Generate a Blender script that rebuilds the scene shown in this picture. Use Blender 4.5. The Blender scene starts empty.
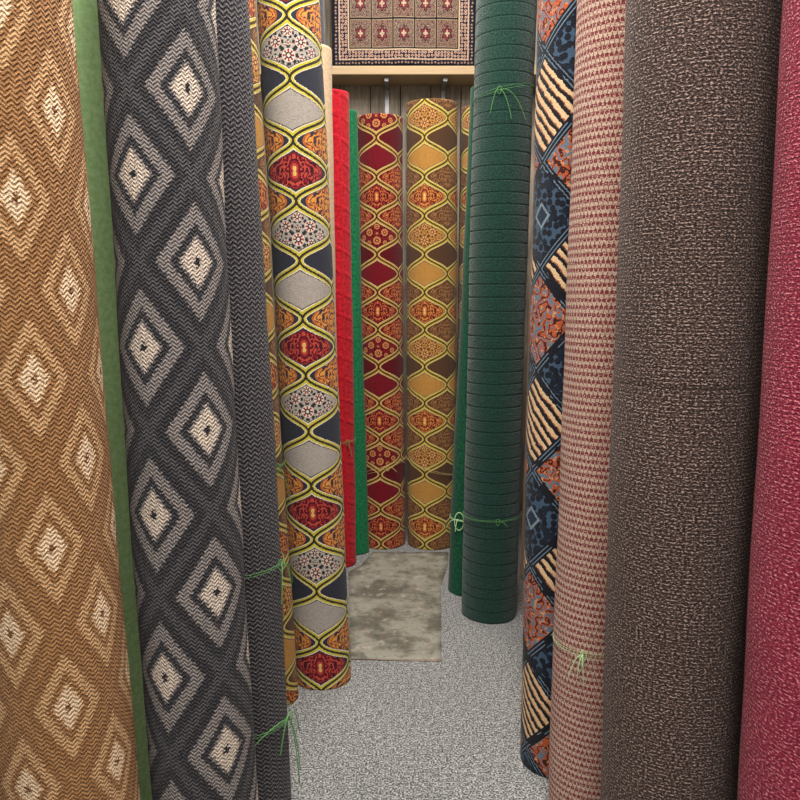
import bpy, math, random
from mathutils import Vector
random.seed(4)
scene = bpy.context.scene
try:
    scene.view_settings.view_transform = 'Standard'
    scene.view_settings.exposure = 0.05
except Exception:
    pass

def lin(c):
    o = []
    for x in c:
        x = x/255.0
        o.append(x/12.92 if x <= .04045 else ((x+.055)/1.055)**2.4)
    return (o[0], o[1], o[2], 1.0)

# ---------------------------------------------------------------- node expression helper
class S:
    def __init__(s, nt, sock): s.nt = nt; s.k = sock
    def _m(s, op, b=None, rev=False, c=None):
        n = s.nt.nodes.new('ShaderNodeMath'); n.operation = op
        ins = [s, b] if not rev else [b, s]
        if c is not None: ins.append(c)
        for i, x in enumerate(ins):
            if x is None: continue
            if isinstance(x, S): s.nt.links.new(x.k, n.inputs[i])
            else: n.inputs[i].default_value = float(x)
        return S(s.nt, n.outputs[0])
    def __add__(s, b): return s._m('ADD', b)
    def __radd__(s, b): return s._m('ADD', b)
    def __sub__(s, b): return s._m('SUBTRACT', b)
    def __rsub__(s, b): return s._m('SUBTRACT', b, True)
    def __mul__(s, b): return s._m('MULTIPLY', b)
    def __rmul__(s, b): return s._m('MULTIPLY', b)
    def __truediv__(s, b): return s._m('DIVIDE', b)
    def lt(s, b): return s._m('LESS_THAN', b)
    def gt(s, b): return s._m('GREATER_THAN', b)
    def mx(s, b): return s._m('MAXIMUM', b)
    def mn(s, b): return s._m('MINIMUM', b)
    def at2(s, b): return s._m('ARCTAN2', b)
    def mod(s, b): return s._m('FLOORED_MODULO', b)
    def fr(s): return s._m('FRACT')
    def fl(s): return s._m('FLOOR')
    def ab(s): return s._m('ABSOLUTE')
    def sin(s): return s._m('SINE')
    def cos(s): return s._m('COSINE')
    def sq(s): return s._m('SQRT')
    def cfr(s): return (s + .5).fr() - .5
    def tri(s): return (s.fr() - .5).ab()*2.0      # 0..1

def mixf(f, a, b):   # f=1 -> b
    return a + f*(b - a) if isinstance(a, S) or isinstance(b, S) else f*(b-a) + a

class Mat:
    def __init__(s, name, rough=.95, sheen=.25):
        s.m = bpy.data.materials.new(name); s.m.use_nodes = True
        s.nt = s.m.node_tree; s.p = s.nt.nodes['Principled BSDF']
        s.p.inputs['Roughness'].default_value = rough
        s.p.inputs['Specular IOR Level'].default_value = .12
        s.p.inputs['Sheen Weight'].default_value = sheen*.3
        tc = s.nt.nodes.new('ShaderNodeTexCoord')
        s.uvs = tc.outputs['UV']; s.obj = tc.outputs['Object']
        sp = s.nt.nodes.new('ShaderNodeSeparateXYZ'); s.nt.links.new(s.uvs, sp.inputs[0])
        s.u = S(s.nt, sp.outputs[0]); s.v = S(s.nt, sp.outputs[1])
    def vec(s, x, y, z=0.0):
        n = s.nt.nodes.new('ShaderNodeCombineXYZ')
        for i, a in enumerate((x, y, z)):
            if isinstance(a, S): s.nt.links.new(a.k, n.inputs[i])
            else: n.inputs[i].default_value = a
        return n.outputs[0]
    def noise(s, scale, vec=None, detail=2, rough=.6):
        n = s.nt.nodes.new('ShaderNodeTexNoise'); n.inputs['Scale'].default_value = scale
        n.inputs['Detail'].default_value = detail; n.inputs['Roughness'].default_value = rough
        s.nt.links.new(vec if vec is not None else s.uvs, n.inputs['Vector'])
        return S(s.nt, n.outputs[0])
    def vor(s, scale, vec=None, rnd=1.0):
        n = s.nt.nodes.new('ShaderNodeTexVoronoi'); n.inputs['Scale'].default_value = scale
        n.voronoi_dimensions = '2D'
        n.inputs['Randomness'].default_value = rnd
        s.nt.links.new(vec if vec is not None else s.uvs, n.inputs['Vector'])
        return S(s.nt, n.outputs['Distance'])
    def mix(s, f, a, b, mode='MIX'):
        n = s.nt.nodes.new('ShaderNodeMix'); n.data_type = 'RGBA'; n.blend_type = mode
        if isinstance(f, S): s.nt.links.new(f.k, n.inputs[0])
        else: n.inputs[0].default_value = f
        for i, c in ((6, a), (7, b)):
            if isinstance(c, tuple): n.inputs[i].default_value = lin(c)
            else: s.nt.links.new(c, n.inputs[i])
        return n.outputs[2]
    def scale(s, c, f):          # multiply colour by scalar
        n = s.nt.nodes.new('ShaderNodeVectorMath'); n.operation = 'SCALE'
        s.nt.links.new(c, n.inputs[0]); s.nt.links.new(f.k, n.inputs['Scale'])
        return n.outputs[0]
    def ss(s, x, a, b):          # smoothstep
        n = s.nt.nodes.new('ShaderNodeMapRange'); n.interpolation_type = 'SMOOTHSTEP'
        s.nt.links.new(x.k, n.inputs[0])
        if a > b:
            n.inputs[1].default_value = b; n.inputs[2].default_value = a
            n.inputs[3].default_value = 1; n.inputs[4].default_value = 0
        else:
            n.inputs[1].default_value = a; n.inputs[2].default_value = b
        return S(s.nt, n.outputs[0])
    def out(s, c, h=None, dist=.003, strength=.6):
        s.nt.links.new(c, s.p.inputs['Base Color'])
        if h is not None:
            b = s.nt.nodes.new('ShaderNodeBump'); b.inputs['Distance'].default_value = dist
            b.inputs['Strength'].default_value = strength
            s.nt.links.new(h.k, b.inputs['Height']); s.nt.links.new(b.outputs[0], s.p.inputs['Normal'])
        return s.m

TAU = 2*math.pi

# ---------------------------------------------------------------- carpet materials
def diamond_mat(name, A, B, u0, v0, dark, mid, soft, light, rowc=.012, bright=1.0, hole=None):
    m = Mat(name)
    n1 = m.noise(190)
    chev = (m.u/.018).tri()                      # little herringbone
    u = m.u - u0 + (n1 - .5)*.016 + ((m.v/.0105).tri()-.5)*.006
    v = m.v - v0 + (n1 - .5)*.016
    st = (v/rowc).fl()*rowc                       # stepped like woven loops
    vv = v*.5 + st*.5
    s_ = (u/(2*A) + vv/(2*B)).cfr().ab()
    t_ = (u/(2*A) - vv/(2*B)).cfr().ab()
    d = s_.mx(t_)*2.0
    rib = ((m.v + chev*.008)/.0090).tri()
    spk = m.noise(230)
    base = m.mix((rib*.55 + spk*.8).gt(.62), dark, mid)
    band = m.mix((rib*.6 + spk*.7).gt(.60), mid, soft)
    deep = m.mix((rib*.5 + spk*.6).gt(.70), dark, mid)
    cream = m.mix((rib*.4+spk*.6).gt(.36), soft, light)
    c = m.mix(d.gt(.29), cream, band)
    c = m.mix(d.gt(.34), c, deep)
    c = m.mix(d.gt(.47), c, band)
    c = m.mix(d.gt(.70), c, deep)
    c = m.mix(d.gt(.90), c, base)
    c = m.mix(d.lt(.070), c, hole or dark)
    f = m.noise(420)*1.0 + (.50*bright)
    c = m.scale(c, f)
    return m.out(c, rib*.6 + spk, .006, 1.0)

def ogee_mat(name, A, P, u0, v0, pal):
    m = Mat(name)
    n1 = m.noise(150)
    u = m.u - u0 + (n1-.5)*.007
    v = m.v - v0 + (n1-.5)*.007
    ax = ((u/(2*A)).cfr()*(2*A)).ab()
    ph = v/P
    w0 = ((ph*TAU).cos()*.5 + .5)*A
    sl = (ph*TAU).sin()*(A*math.pi/P)
    e = (ax - w0).ab()/((sl*sl + 1.0).sq())
    inB = ax.gt(w0)
    na = (ph + .5).fl(); nb = ph.fl()
    ya = (ph - na)*P; yb = (ph - nb - .5)*P
    y = mixf(inB, ya, yb); x = mixf(inB, ax, A - ax)
    n = mixf(inB, na, nb + 1.0)
    ty = n.mod(3.0)
    # damask medallion : scroll-leaf filigree, mirrored about the cell axis, inside a lobed crown
    R = (x*x*.62 + y*y*1.4).sq(); ang = x.at2(y)
    lob = (ang*8.0).cos()*.006 + (ang*2.0).cos()*-.008 + .080
    dm = R.lt(lob)
    scr = m.noise(34, m.vec(x*1.0, y*.9), 1, .4)          # mirrored because x is folded
    fil = ((scr*5.0 + R/.06 + (ang*6.0).cos()*.18)*TAU).sin()
    inn = fil.gt(.30)*R.lt(lob - .007)
    dk_ = fil.lt(-.55)*R.lt(lob - .004)
    heart = ((x*x*1.6 + y*y).sq() - .030 - (ang*2.0).cos()*.008)
    core = heart.lt(0.0)
    dmask = m.mix(dm, pal['dbg'], pal['d1'])
    dmask = m.mix(inn, dmask, pal['d2'])
    dmask = m.mix(dk_, dmask, pal['dk'])
    dmask = m.mix(heart.lt(.005), dmask, pal['dk'])
    dmask = m.mix(core, dmask, pal['d1'])
    dmask = m.mix(heart.lt(-.010), dmask, pal['d2'])
    dmask = m.mix(heart.lt(-.020), dmask, pal['d3'])
    # wheel flowers of differing size with dotted rims
    def wheels(cs, base):
        out = base
        for (wx, wy, wr, kk) in cs:
            dx = x - wx; dy = y - wy
            q = (dx*dx + dy*dy).sq()/wr; an = dx.at2(dy)
            dots = (an*kk).cos()
            out = m.mix(q.lt(1.0)*q.gt(.70)*dots.gt(-.3), out, pal['f2'])
            out = m.mix(q.lt(.66), out, pal['f3'])
            out = m.mix(q.lt(.60)*dots.gt(-.1), out, pal['f1'])
            out = m.mix(q.lt(.32), out, pal['f2'])
            out = m.mix(q.lt(.17), out, pal['f3'])
        return out
    fm = wheels(((0.0, -.030, .036, 8), (.048, .018, .032, 8), (.090, -.012, .024, 7), (0.0, .052, .025, 7), (.050, -.042, .020, 6), (.0, .012, .012, 5)), m.mix(n1.gt(.5)*.2, pal['fbg'], pal['pbg2']))
    pl = m.mix(m.ss(m.noise(60, None, 3), .4, .65)*.5, pal['pbg'], pal['pbg2'])
    c = m.mix(ty.gt(.5), dmask, pl)
    c = m.mix(ty.gt(1.5), c, fm)
    alt = m.mix(dm, pal['abg'], pal['a1'])
    alt = m.mix(inn, alt, pal['a2'])
    alt = m.mix(dk_, alt, pal['abg'])
    alt = m.mix(ty.gt(1.5), alt, pal['abg'])
    c = m.mix(inB, c, alt)
    c = m.mix(e.lt(.0185), c, pal['ldk'])
    c = m.mix(e.lt(.0155), c, pal['lwh'])
    c = m.mix(e.lt(.0115), c, pal['lyl'])
    c = m.mix(e.lt(.0045), c, pal['ldk'])
    f = m.noise(240)*1.3 + .33
    c = m.scale(c, f)
    return m.out(c, m.noise(240), .005, .9)

def speck_mat(name, dark, mid, light, su, sv, t1, t2, bump=.004, slant=0.0, rows=None, pull=None):
    m = Mat(name)
    vec = m.vec(m.u*su + m.v*slant, m.v*sv)
    n = m.noise(1.0, vec, 2, .6)
    x = n
    if rows:
        x = n + ((m.v/rows).tri() - .5)*.10
    big = m.noise(5)
    if pull:
        wav = m.v - pull + (m.noise(7) - .5)*.012
        x = x - m.ss(wav.ab(), .004, .001)*.055
    c = m.mix(m.ss(x, t1-.03, t1+.03), dark, mid)
    c = m.mix(m.ss(x, t2-.03, t2+.03), c, light)
    c = m.scale(c, big*.3 + .85)
    return m.out(c, x, bump, 1.0)

def plain_mat(name, a, b, sc=60, bump=.002, emboss=False):
    m = Mat(name)
    n = m.noise(sc, None, 4, .7)
    c = m.mix(m.ss(n, .35, .65), a, b)
    h = n
    if emboss:
        w = ((m.u/.09).cfr().ab().mx((m.v/.12 + m.u*3).cfr().ab()))
        h = n + m.ss(w, .38, .44)*2.0
    return m.out(c, h, bump, .7)

def hound_mat(name):
    m = Mat(name)
    n = m.noise(230)
    per = .0200
    row = (m.v/per).fl()
    w = m.v + ((m.u/.013).tri()-.5)*.0050 + (n-.5)*.010
    a = (w/per).fr()
    tooth = ((m.u/.013) + row*.5).tri()
    c = m.mix(a.lt(.54), (214, 188, 168), (136, 58, 60))
    c = m.mix(a.lt(.54)*(tooth + n*.5).gt(1.04), c, (200, 158, 142))
    c = m.mix(a.gt(.54)*(tooth + n*.4).lt(.40), c, (156, 84, 80))
    c = m.mix(n.gt(.61), c, (226, 204, 188))
    c = m.scale(c, m.noise(400)*.9 + .50)
    return m.out(c, a + n, .005, .9)

def ethnic_mat(name, A, B, u0, v0):
    m = Mat(name)
    n1 = m.noise(110)
    u = m.u - u0 + (n1-.5)*.008
    v = m.v - v0 + (n1-.5)*.008
    s = u/(2*A) + v/(2*B); t = u/(2*A) - v/(2*B)
    fs = s.fr(); ft = t.fr()
    cell = (s.fl() + t.fl()*2.0).mod(3.0)
    edge = fs.mn(1.0 - fs).mn(ft.mn(1.0 - ft))
    st = (fs*8.0 + (m.noise(14)-.5)*.8).fr()
    sticks = m.mix(st.lt(.45), (26, 27, 32), (214, 182, 142))
    sticks = m.mix(st.gt(.88), sticks, (160, 98, 66))
    vo = m.vor(44, None, .9)
    leo = m.mix(vo.lt(.46), (60, 82, 104), (22, 26, 36))
    leo = m.mix(m.noise(22).gt(.56), leo, (26, 34, 48))
    dd = (ft - .5).ab().mx((fs-.5).ab())
    leo = m.mix(dd.lt(.13), leo, (120, 138, 150))
    leo = m.mix(dd.lt(.09), leo, (30, 44, 66))
    sc = ((m.noise(13, None, 2)*7.0)*TAU).sin()
    org = m.mix(sc.gt(-.45), (96, 114, 130), (172, 84, 48))
    org = m.mix(sc.gt(.78), org, (60, 28, 28))
    org = m.mix(m.noise(60).gt(.60), org, (196, 138, 98))
    c = m.mix(cell.gt(.5), sticks, leo)
    c = m.mix(cell.gt(1.5), c, org)
    c = m.mix(edge.lt(.065), c, (22, 24, 32))
    c = m.mix(edge.lt(.034)*edge.gt(.018)*m.noise(12).gt(.45), c, (104, 124, 142))
    c = m.scale(c, m.noise(260)*1.2 + .38)
    return m.out(c, m.noise(260), .005, .9)

def knit_mat(name):
    m = Mat(name)
    n = m.noise(200)
    a = ((m.v + (m.u/.024).tri()*.010)/.013).tri()
    x = a*.5 + n*.9
    c = m.mix(m.ss(x, .52, .85), (34, 33, 36), (80, 77, 81))
    c = m.mix(x.gt(.90), c, (128, 122, 124))
    return m.out(c, x, .006, 1.0)

def ribbed_green(name, g):
    m = Mat(name, .9, .8)
    n = m.noise(110, None, 4, .85)
    c = m.mix(m.ss(n, .36, .66), (3, 24, 21), (20, 68, 56))
    return m.out(c, n, .006, .9)

back_m = Mat('jute_backing'); _n = back_m.noise(200)
back = back_m.out(back_m.mix(_n, (150, 130, 100), (190, 172, 140)), _n, .001)
card_m = Mat('cardboard_core'); _n = card_m.noise(40)
card = card_m.out(card_m.mix(_n, (150, 116, 80), (176, 140, 100)))

def twine_material(name, c):
    m = Mat(name, .6); n = m.noise(30)
    return m.out(m.mix(n, c, tuple(min(255, int(x*1.25)) for x in c)))
tw_green = twine_material('green_twine_fibre', (72, 116, 66))
tw_pale = twine_material('pale_twine_fibre', (146, 176, 128))
tw_tan = twine_material('tan_twine_fibre', (170, 150, 96))

# ---------------------------------------------------------------- carpet roll builder
def roll(name, p1, p2, r, top, mat, seam=-2.9, groove=None, rows=44, wob=.0022, seed=0):
    p1 = Vector(p1); p2 = Vector(p2)
    rb = random.Random(seed+100); b1 = rb.uniform(-.0035, .0035); b2 = rb.uniform(0, TAU)
    def axis(z):
        k = (z - p2.z)/(p1.z - p2.z)
        bow = b1*(math.sin(z*2.1+b2) - math.sin(b2))
        return (p2.x + (p1.x-p2.x)*k + bow, p2.y + (p1.y-p2.y)*k)
    bx, by = axis(0)
    D = math.hypot(bx, by); f = (-bx/D, -by/D); rt = (by/D, -bx/D)
    th = .008; t = .009
    rnd = random.Random(seed)
    a1, a2, a3, a4 = [rnd.uniform(0, TAU) for _ in range(4)]
    gz = []
    if groove:
        zs = [0, .004, .012]; z = groove
        while z < top - .02:
            gz.append(z)
            zs += [z-groove*.5, z-.006, z-.0032, z, z+.0032, z+.006]
            z += groove*rnd.uniform(.86, 1.14)
        zs += [top-.004, top]
        zs = sorted(set(round(q, 4) for q in zs if 0 <= q <= top))
        gz = set(round(q, 4) for q in gz)
    else:
        zs = [0, .004, .012] + [top*(i/rows) for i in range(1, rows)] + [top-.012, top-.004, top]
    def rad(phi, z):
        q = r - t*(phi - seam)/TAU
        q += wob*(math.sin(2*phi+a1+z*1.1) + .7*math.sin(3*phi+z*2.3+a2) + .5*math.sin(z*5+a3) + .35*math.sin(z*13+phi*2+a4))
        if z < .003 or z > top-.003: q -= .003
        if z in gz: q -= .0038
        return q
    verts, faces, uvs, mats, smooth = [], [], [], [], []
    def strip(ph0, ph1, nseg, zl, cap0, cap1):
        n = len(zl); base = len(verts)
        us = []
        for i in range(nseg+1):
            ph = ph0 + (ph1-ph0)*i/nseg
            for side in (0, 1):
                for z in zl:
                    ax_, ay_ = axis(z)
                    q = rad(ph, z) - (th if side else 0)
                    c, s = math.cos(ph)*q, math.sin(ph)*q
                    verts.append((ax_ + f[0]*c + rt[0]*s, ay_ + f[1]*c + rt[1]*s, z))
                    us.append((ph*r, z))
        def id(i, side, j): return base + i*2*n + side*n + j
        def fc(idx, m_, sm):
            faces.append(idx); mats.append(m_); smooth.append(sm)
            for q in idx: uvs.append(us[q-base])
        for i in range(nseg):
            for j in range(n-1):
                fc((id(i,0,j), id(i+1,0,j), id(i+1,0,j+1), id(i,0,j+1)), 0, True)
                fc((id(i,1,j), id(i,1,j+1), id(i+1,1,j+1), id(i+1,1,j)), 1, True)
            fc((id(i,0,n-1), id(i+1,0,n-1), id(i+1,1,n-1), id(i,1,n-1)), 1, False)
            fc((id(i,0,0), id(i,1,0), id(i+1,1,0), id(i+1,0,0)), 1, False)
        for j in range(n-1):
            if cap0: fc((id(0,0,j), id(0,0,j+1), id(0,1,j+1), id(0,1,j)), 1, False)
            if cap1: fc((id(nseg,0,j), id(nseg,1,j), id(nseg,1,j+1), id(nseg,0,j+1)), 1, False)
    strip(seam, seam+TAU, 88, zs, True, False)
    turns = max(1, int((r - t - .045)/t))
    strip(seam+TAU, seam+TAU*(1+turns), 32*turns, [0, .02] + [top*i/8 for i in range(1, 8)] + [top-.02, top], False, True)
    base = len(verts); ns = 28
    for i in range(ns):
        a = TAU*i/ns
        for (rr, z) in ((.036, 0), (.036, top), (.030, top), (.030, 0)):
            ax_, ay_ = axis(z)
            verts.append((ax_+math.cos(a)*rr, ay_+math.sin(a)*rr, z))
    for i in range(ns):
        j = (i+1) % ns
        for k in range(4):
            k2 = (k+1) % 4
            idx = (base+i*4+k, base+j*4+k, base+j*4+k2, base+i*4+k2)
            faces.append(idx); mats.append(2); smooth.append(False)
            for q in idx: uvs.append((verts[q][0], verts[q][2]))
    verts = [(x-bx, y-by, z) for x, y, z in verts]
    me = bpy.data.meshes.new(name); me.from_pydata(verts, [], faces)
    uvl = me.uv_layers.new(name='UVMap')
    flat = [c for uv in uvs for c in uv]
    uvl.data.foreach_set('uv', flat)
    me.polygons.foreach_set('material_index', mats)
    me.polygons.foreach_set('use_smooth', smooth)
    for mm in (mat, back, card): me.materials.append(mm)
    me.update()
    ob = bpy.data.objects.new(name, me); ob.location = (bx, by, 0)
    scene.collection.objects.link(ob)
    return ob, axis, r, f, rt

def curve(name, pts_list, bev, mat, parent):
    cu = bpy.data.curves.new(name, 'CURVE'); cu.dimensions = '3D'
    cu.bevel_depth = bev; cu.bevel_resolution = 2; cu.use_fill_caps = True
    for pts in pts_list:
        sp = cu.splines.new('POLY'); sp.points.add(len(pts)-1)
        for i, p in enumerate(pts): sp.points[i].co = (p[0], p[1], p[2], 1)
    cu.materials.append(mat)
    ob = bpy.data.objects.new(name, cu); scene.collection.objects.link(ob)
    ob.parent = parent
    ob.location = (-parent.location.x, -parent.location.y, 0)
    return ob

def tie(R, z, phi=0., tilt=.01, mat=None, tails=3, L=.10, bev=.0013, ring=.0008, loop=.012):
    ob, axis, r, f, rt = R
    rnd = random.Random(int(z*1000)+7)
    def P(ph, zz, q):
        ax_, ay_ = axis(zz)
        return Vector((ax_+f[0]*math.cos(ph)*q+rt[0]*math.sin(ph)*q, ay_+f[1]*math.cos(ph)*q+rt[1]*math.sin(ph)*q, zz))
    curve('twine_band', [[P(a*TAU/72, z+tilt*math.sin(a*TAU/72+w*.3)+w*.004, r+.003) for a in range(73)] for w in range(2)], ring, mat or tw_green, ob)
    out = []
    z0 = z + tilt*math.sin(phi)
    k = P(phi, z0, r+.005)
    out.append([k + Vector((rt[0], rt[1], 0))*(loop*.7*math.cos(a*TAU/14)) + Vector((f[0], f[1], 0))*.004 + Vector((0, 0, loop*1.4*math.sin(a*TAU/14))) for a in range(15)])
    for i in range(tails):
        d = rnd.uniform(-.6, .6) + (-.35 if i % 2 else .35)
        l = L*rnd.uniform(.6, 1.1); up = rnd.uniform(-.3, .9)
        pts = []
        for s in range(12):
            q = s/11
            ph = phi + d*q*l/r*.9
            pts.append(P(ph, z0 + up*l*q - l*1.1*q*q, r + .006 + .03*q*(1-.3*q)))
        out.append(pts)
    curve('twine_tie', out, bev, mat or tw_green, ob)

# ---------------------------------------------------------------- the rolls
PALG = dict(dbg=(40,41,50), d1=(128,24,38), d2=(172,70,54), d3=(206,176,96), dk=(56,16,26),
            fbg=(166,158,148), f1=(150,30,40), f2=(42,40,46), f3=(204,196,182),
            pbg=(160,152,144), pbg2=(142,134,128), abg=(44,46,56), a1=(176,92,46), a2=(204,142,62),
            ldk=(44,40,42), lwh=(208,200,178), lyl=(188,174,54))
PALR = dict(dbg=(96,14,24), d1=(128,24,32), d2=(176,98,52), d3=(200,160,88), dk=(60,10,18),
            fbg=(114,20,30), f1=(172,84,48), f2=(72,12,20), f3=(184,130,80),
            pbg=(108,16,28), pbg2=(88,12,22), abg=(84,12,20), a1=(136,40,34), a2=(172,106,56),
            ldk=(66,18,20), lwh=(196,170,122), lyl=(172,142,66))
PALY = dict(dbg=(168,122,56), d1=(144,56,38), d2=(190,128,60), d3=(204,176,104), dk=(84,32,24),
            fbg=(168,120,58), f1=(146,46,36), f2=(92,54,32), f3=(196,160,100),
            pbg=(172,126,62), pbg2=(158,110,50), abg=(78,54,36), a1=(102,64,40), a2=(138,98,58),
            ldk=(66,46,28), lwh=(200,182,130), lyl=(182,160,62))

tan = diamond_mat('tan_diamond_pile', .09, .16, .018, 1.445, (134,94,58), (166,122,80), (196,158,116), (218,190,158), hole=(116,76,48))
cha = diamond_mat('charcoal_diamond_pile', .135, .185, .058, 1.298, (38,37,41), (84,81,84), (142,133,128), (198,182,166))
ogg = ogee_mat('ogee_grey_pile', .155, .217, -.01, 1.40, PALG)
ogg2 = ogee_mat('ogee_amber_pile', .155, .217, .06, 1.30, PALY)
ogr = ogee_mat('ogee_red_pile', .15, .225, -.02, 1.5, PALR)
ogy = ogee_mat('ogee_gold_pile', .15, .225, -.045, 1.5, PALY)
knit = knit_mat('grey_knit_pile')
lime = plain_mat('light_green_felt', (142,178,118), (164,198,142))
red = plain_mat('red_plush', (144,14,26), (186,30,42), 60, .002, True)
grn = plain_mat('green_plush', (10,80,48), (28,112,70))
grd = plain_mat('deep_green_plush', (6,54,36), (18,84,56))
bei = plain_mat('beige_plush', (182,154,124), (200,176,146))
drk = plain_mat('slate_plush', (50,52,62), (70,72,84))
rib = ribbed_green('ribbed_green_velvet', .055)
eth = ethnic_mat('geometric_pile', .15, .16, .03, 1.2)
hnd = hound_mat('houndstooth_pile')
brn = speck_mat('brown_boucle', (36,28,26), (82,65,60), (172,150,140), 170, 300, .475, .60, .008, 0, .0085, 1.41)
mar = speck_mat('crimson_boucle', (88,20,38), (136,36,60), (212,132,140), 150, 300, .43, .60, .006, 60, .009)

L1 = roll('diamond_carpet_roll', (-.758,1.466,2.135), (-.713,1.488,.517), .15, 2.6, tan, seed=1)
Lg = roll('light_green_carpet_roll', (-.808,1.94,2.3), (-.784,1.945,.3), .095, 2.65, lime, seed=2)
L2 = roll('diamond_carpet_roll.001', (-.552,1.812,2.264), (-.469,1.682,.373), .131, 2.5, cha, seed=3)
L3 = roll('grey_knit_carpet_roll', (-.514,2.105,2.362), (-.443,2.108,.068), .118, 2.7, knit, seed=4)
L4 = roll('ogee_pattern_carpet_roll', (-.610,2.80,2.6), (-.511,2.82,0), .108, 3.0, ogg2, seed=5)
L5 = roll('ogee_pattern_carpet_roll.001', (-.412,2.97,2.684), (-.324,2.98,0), .122, 3.1, ogg, seed=6)
Lb = roll('beige_carpet_roll', (-.428,3.876,2.79), (-.414,3.876,0), .10, 2.79, bei, seed=7)
Ld = roll('slate_carpet_roll', (-.50,4.15,3.0), (-.50,4.15,0), .11, 3.3, drk, seed=8)
L6 = roll('red_carpet_roll', (-.376,4.335,2.69), (-.359,4.335,0), .10, 2.70, red, seed=9)
L7 = roll('green_carpet_roll', (-.318,4.54,2.65), (-.2635,4.54,0), .075, 2.65, grn, seed=10)
B1 = roll('ogee_pattern_carpet_roll.002', (-.123,4.71,2.65), (-.103,4.71,0), .143, 2.65, ogr, seed=11)
B2 = roll('ogee_pattern_carpet_roll.003', (.192,4.71,2.72), (.206,4.71,0), .158, 2.73, ogy, seed=12)
B3 = roll('ogee_pattern_carpet_roll.004', (.512,4.77,2.72), (.515,4.77,0), .14, 2.72, ogy, seed=13)
R1 = roll('green_carpet_roll.001', (.468,3.93,2.6), (.379,3.93,0), .12, 2.62, grd, seed=14)
R2 = roll('ribbed_green_carpet_roll', (.4865,3.617,2.9), (.4524,3.622,0), .142, 3.2, rib, groove=.058, seed=15)
R3 = roll('geometric_pattern_carpet_roll', (.547,2.42,2.5), (.547,2.42,0), .13, 3.1, eth, seed=16)
R4 = roll('houndstooth_carpet_roll', (.597,2.117,2.4), (.590,2.117,0), .13, 3.0, hnd, seed=17)
R5 = roll('brown_boucle_carpet_roll', (.645,1.68,2.213), (.652,1.674,.377), .162, 2.7, brn, seed=18)
R6 = roll('crimson_carpet_roll', (.834,1.366,2.1), (.848,1.357,.5), .16, 2.6, mar, seed=19)
# stock standing behind the front row (seen only from the side)
roll('beige_carpet_roll.001', (-1.0,2.45,3), (-.93,2.45,0), .12, 2.9, bei, seed=20)
roll('slate_carpet_roll.001', (-.86,3.1,3), (-.80,3.1,0), .12, 2.9, drk, seed=21)
roll('green_carpet_roll.002', (-.80,3.55,3), (-.74,3.55,0), .12, 2.9, grd, seed=22)
roll('beige_carpet_roll.002', (.92,2.2,3), (.90,2.2,0), .13, 2.9, bei, seed=23)
roll('red_carpet_roll.001', (.90,2.75,3), (.88,2.75,0), .13, 2.9, red, seed=24)
roll('slate_carpet_roll.002', (.86,3.3,3), (.83,3.3,0), .13, 2.9, drk, seed=25)
roll('beige_carpet_roll.003', (.84,4.1,3), (.82,4.1,0), .13, 2.7, bei, seed=26)

tie(R2, .52, .2, .004, tw_green, 1, .04)
tie(R2, 2.50, -.15, .03, tw_green, 3, .16)
tie(R1, .42, -.6, .01, tw_pale, 3, .12, .0022, .001, .035)
tie(R4, .59, -.3, .01, tw_pale, 4, .08, .0012, .0005)
tie(L3, .82, 1.1, .01, tw_green, 3, .12)
tie(L3, .34, 1.1, .01, tw_green, 5, .20, .0016)
tie(L4, .95, .8, .01, tw_green, 2, .12)
tie(L6, .75, .5, .01, tw_green, 2, .10)
tie(B1, .52, .2, .05, tw_tan, 1, .05)
tie(B2, .52, -.3, -.05, tw_tan, 1, .05)

# ---------------------------------------------------------------- room shell
def box(name, lo, hi, mat, bevel=0.0, parent=None, uvscale=True):
    x0,y0,z0 = lo; x1,y1,z1 = hi
    c = Vector(((x0+x1)/2, (y0+y1)/2, (z0+z1)/2))
    vs = [Vector(p)-c for p in ((x0,y0,z0),(x1,y0,z0),(x1,y1,z0),(x0,y1,z0),(x0,y0,z1),(x1,y0,z1),(x1,y1,z1),(x0,y1,z1))]
    fs = [(0,3,2,1),(4,5,6,7),(0,1,5,4),(1,2,6,5),(2,3,7,6),(3,0,4,7)]
    me = bpy.data.meshes.new(name); me.from_pydata(vs, [], fs)
    uv = me.uv_layers.new(name='UVMap')
    for p in me.polygons:
        n = p.normal
        for li in p.loop_indices:
            q = me.vertices[me.loops[li].vertex_index].co + c
            if abs(n.z) > .5: uv.data[li].uv = (q.x, q.y)
            elif abs(n.y) > .5: uv.data[li].uv = (q.x, q.z)
            else: uv.data[li].uv = (q.y, q.z)
    me.materials.append(mat)
    ob = bpy.data.objects.new(name, me); ob.location = c
    scene.collection.objects.link(ob)
    if bevel:
        b = ob.modifiers.new('bevel', 'BEVEL'); b.width = bevel; b.segments = 2
    if parent: ob.parent = parent; ob.location = c - parent.location
    return ob

fm = Mat('speckled_grey_carpet')
n1 = fm.noise(150, None, 2, .6); n2 = fm.noise(45, None, 3, .7); n3 = fm.noise(2.5)
x = n1 + n2*.30
c = fm.mix(fm.ss(x, .56, .70), (62,63,65), (128,128,126))
c = fm.mix(fm.ss(x, .71, .80), c, (166,165,162))
floor_mat = fm.out(fm.scale(c, n3*.3 + .83), n1, .003, .7)

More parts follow.
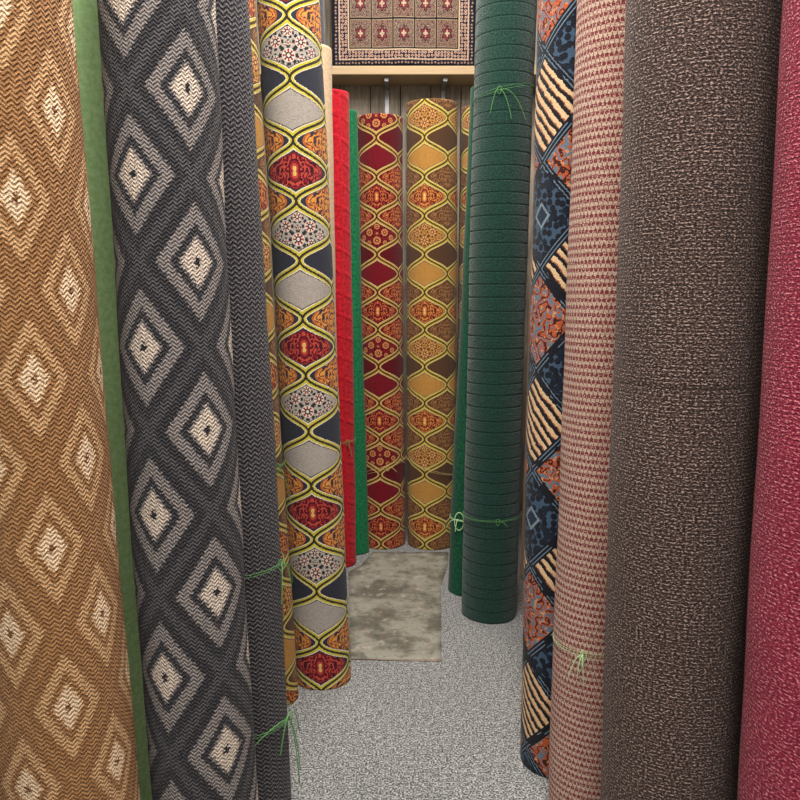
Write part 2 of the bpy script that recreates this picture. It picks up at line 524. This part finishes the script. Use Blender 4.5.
wm = Mat('weathered_plank_wall')
pw = .21
seam_ = (wm.u/pw).fr().lt(.035)
gn = wm.noise(1.0, wm.vec(wm.u*40.0, wm.v*3.0), 4, .7)
pn = wm.noise(1.0, wm.vec((wm.u/pw).fl()*7.3, wm.v*.5))
c = wm.mix(wm.ss(gn, .3, .7), (112,104,94), (164,154,140))
c = wm.scale(c, pn*.7 + .6)
c = wm.mix(seam_, c, (50,44,38))
wall_b = wm.out(c, gn - seam_*2.0, .004, .6)
pm = Mat('painted_plaster'); _n = pm.noise(6, None, 4)
plaster = pm.out(pm.mix(_n, (112,104,94), (130,122,110)), _n, .002, .3)

XW = 1.35; YB = 5.45; H = 4.5; YF = -2.2
box('floor', (-XW-.1, YF, -.1), (XW+.1, YB+.1, 0), floor_mat)
box('wall_back', (-XW-.1, YB, 0), (XW+.1, YB+.1, H), wall_b)
box('wall_left', (-XW-.1, YF, 0), (-XW, YB, H), plaster)
box('wall_right', (XW, YF, 0), (XW+.1, YB, H), plaster)
box('ceiling', (-XW-.1, YF, H), (XW+.1, YB+.1, H+.1), plaster)

# worn stone-look vinyl mat lying in the aisle
vm = Mat('worn_stone_vinyl', .5, 0)
a = vm.noise(5, None, 6, .65); b = vm.noise(16, None, 5, .7); d_ = vm.noise(60, None, 3, .7)
c = vm.mix(vm.ss(a, .38, .60), (86,83,74), (128,125,114))
c = vm.mix(vm.ss(b, .54, .68)*.7, c, (152,149,139))
c = vm.mix(vm.ss(b, .46, .36)*.6, c, (66,69,58))
c = vm.mix((a*9.0).tri().lt(.07)*b.gt(.50), c, (120,92,70))
c = vm.mix(vm.ss(d_, .56, .66)*.3, c, (60,58,52))
ee = ((vm.v - 3.128).lt(0.0)*.5)
c = vm.mix(ee, c, (104,76,62))
vinyl = vm.out(c, a, .003, .5)
def mat_sheet():
    nx, ny = 14, 34; vs = []; fs = []
    rnd = random.Random(3)
    LK = [(3.12,-.222),(4.15,-.298),(4.22,-.292),(4.24,-.245),(4.52,-.17)]
    RK = [(3.12,.182),(3.95,.225),(4.1,.25),(4.3,.285),(4.52,.300)]
    def ev(K, y):
        for (a_, xa), (b_, xb) in zip(K, K[1:]):
            if y <= b_: return xa + (xb-xa)*(y-a_)/(b_-a_)
        return K[-1][1]
    for j in range(ny+1):
        q = j/ny; y = 3.125 + 1.39*q
        xl = ev(LK, y); xr = ev(RK, y)
        for i in range(nx+1):
            p = i/nx; e = .004*(rnd.random()-.5) if i in (0, nx) or j in (0, ny) else 0
            x = xl + (xr-xl)*p
            vs.append((x+e, y+e - .02*p*(1-q), .0045 + .0012*math.sin(x*14+y*5)))
    me = bpy.data.meshes.new('vinyl_floor_mat')
    for j in range(ny):
        for i in range(nx):
            k = j*(nx+1)+i; fs.append((k, k+1, k+nx+2, k+nx+1))
    me.from_pydata(vs, [], fs)
    u = me.uv_layers.new(name='UVMap')
    for l in me.loops: u.data[l.index].uv = vs[l.vertex_index][:2]
    for p in me.polygons: p.use_smooth = True
    me.materials.append(vinyl)
    ob = bpy.data.objects.new('vinyl_floor_mat', me); scene.collection.objects.link(ob)
    s = ob.modifiers.new('thickness', 'SOLIDIFY'); s.thickness = .003; s.offset = -1
mat_sheet()

# ---------------------------------------------------------------- shelf + hanging rug at back
wd = Mat('pale_pine', .6, 0); _n = wd.noise(1.0, wd.vec(wd.u*6.0, wd.v*90.0), 4)
pine = wd.out(wd.mix(_n, (150,128,98), (182,160,128)), _n, .001)
mt = Mat('grey_steel', .45, 0); mt.p.inputs['Metallic'].default_value = .6
_n = mt.noise(20); steel = mt.out(mt.mix(_n, (120,120,122), (150,150,152)))
ZS = 3.03
shelf = box('wooden_shelf', (-1.2, 5.17, ZS), (1.2, 5.449, ZS+.055), pine, .004)
for i, x in enumerate((-.52, -.09, .30, .95)):
    box('bracket_%d' % (i+1), (x-.015, 5.22, ZS-.03), (x+.015, 5.445, ZS-.001), steel, .002, shelf)
    box('bracket_upright_%d' % (i+1), (x-.015, 5.42, ZS-.26), (x+.015, 5.447, ZS-.03), steel, .002, shelf)

rg = Mat('persian_rug_pile')
RW, RH = .94, 1.30
x = rg.u; y = rg.v
ed = x.mn(RW - x).mn(y.mn(RH - y))
n = rg.noise(90, None, 3, .7); vo = rg.vor(46, None, .3)
gx = (x - .115)/.142; gy = (y - .115)/.185
fx = gx.fr(); fy = gy.fr()
ce = fx.mn(1.0-fx).mn(fy.mn(1.0-fy))
cid = (gx.fl() + gy.fl()*2.0).mod(3.0)
px_ = (fx - .5).ab(); py_ = fy - .5
Rr = (px_*px_ + py_*py_).sq(); an = px_.at2(py_)
leaf = rg.noise(14, rg.vec(px_*.9, fy*1.1, cid*3.0), 2, .6)
vine = ((leaf*7.0)*TAU).sin()
bg = rg.mix(cid.gt(.5), (20,22,34), (50,22,30))
bg = rg.mix(cid.gt(1.5), bg, (26,30,42))
fld = rg.mix(vine.gt(.35), bg, (142,126,106))
fld = rg.mix(vine.lt(-.7), fld, (100,40,42))
fld = rg.mix(Rr.lt((an*6.0).cos()*.05 + .22), fld, (22,22,32))
fld = rg.mix(Rr.lt((an*6.0).cos()*.05 + .18), fld, (104,42,44))
fld = rg.mix(Rr.lt((an*4.0).cos()*.03 + .09), fld, (160,142,120))
fld = rg.mix(n.lt(.40), fld, (16,18,28))
fld = rg.mix(ce.lt(.055), fld, (136,118,96))
fld = rg.mix(ce.lt(.030), fld, (22,20,28))
bd = rg.mix(vo.lt(.40), (26,22,34), (166,138,122))
bd = rg.mix(vo.lt(.18), bd, (104,40,44))
c = rg.mix(ed.lt(.112), fld, (166,146,122))
c = rg.mix(ed.lt(.102), c, bd)
c = rg.mix(ed.lt(.052), c, (160,138,118))
c = rg.mix(ed.lt(.043), c, rg.mix(vo.lt(.3), (24,22,34), (132,108,96)))
c = rg.mix(ed.lt(.014), c, (20,20,28))
rugm = rg.out(rg.scale(c, n*.6+.62), n, .002, .5)
def hanging_rug():
    nx, nz = 40, 40; vs = []; fs = []; uv = []
    for j in range(nz+1):
        for i in range(nx+1):
            X = RW*i/nx; Z = RH*j/nz
            vs.append((X, .006*math.sin(X*9+.4)*(1-.3*Z) + .004*math.sin(X*23+Z*3), Z)); uv.append((X, Z))
    for j in range(nz):
        for i in range(nx):
            k = j*(nx+1)+i; fs.append((k, k+1, k+nx+2, k+nx+1))
    me = bpy.data.meshes.new('persian_rug'); me.from_pydata(vs, [], fs)
    u = me.uv_layers.new(name='UVMap')
    for l in me.loops: u.data[l.index].uv = uv[l.vertex_index]
    for p in me.polygons: p.use_smooth = True
    me.materials.append(rugm)
    ob = bpy.data.objects.new('persian_rug', me); scene.collection.objects.link(ob)
    ob.location = (-.445, 5.20, ZS+.058)
    s = ob.modifiers.new('thickness', 'SOLIDIFY'); s.thickness = .01; s.offset = -1
hanging_rug()

# ---------------------------------------------------------------- ceiling lights
em = bpy.data.materials.new('light_diffuser'); em.use_nodes = True
pp = em.node_tree.nodes['Principled BSDF']
pp.inputs['Emission Color'].default_value = (1, .95, .88, 1); pp.inputs['Emission Strength'].default_value = 3
pp.inputs['Base Color'].default_value = (.9, .9, .9, 1)
white = Mat('white_enamel', .4, 0); _n = white.noise(5); wh = white.out(white.mix(_n, (228,228,226), (236,236,234)))
def fixture(y, watts):
    h = box('ceiling_light', (-.35, y-.6, H-.07), (.35, y+.6, H-.001), wh, .005)
    box('diffuser', (-.31, y-.56, H-.085), (.31, y+.56, H-.071), em, 0, h)
    L = bpy.data.lights.new('panel_lamp', 'AREA'); L.shape = 'RECTANGLE'; L.size = .6; L.size_y = 1.1
    L.energy = watts; L.color = (1, .955, .90)
    o = bpy.data.objects.new('panel_lamp', L); scene.collection.objects.link(o)
    o.parent = h; o.location = Vector((0, y, H-.10)) - h.location
for y, w in ((-1.0, 110), (1.0, 140), (2.6, 108), (4.2, 62)):
    fixture(y, w)

w = bpy.data.worlds.new('world'); scene.world = w; w.use_nodes = True
w.node_tree.nodes['Background'].inputs[0].default_value = (1.0, .985, .96, 1)
w.node_tree.nodes['Background'].inputs[1].default_value = 1.5

cam = bpy.data.cameras.new('camera'); co = bpy.data.objects.new('camera', cam)
scene.collection.objects.link(co); scene.camera = co
cam.sensor_width = 36; cam.lens = 36*750/800
co.location = (0, 0, 1.6); co.rotation_euler = (math.radians(90-8), 0, 0)
cam.clip_start = .05
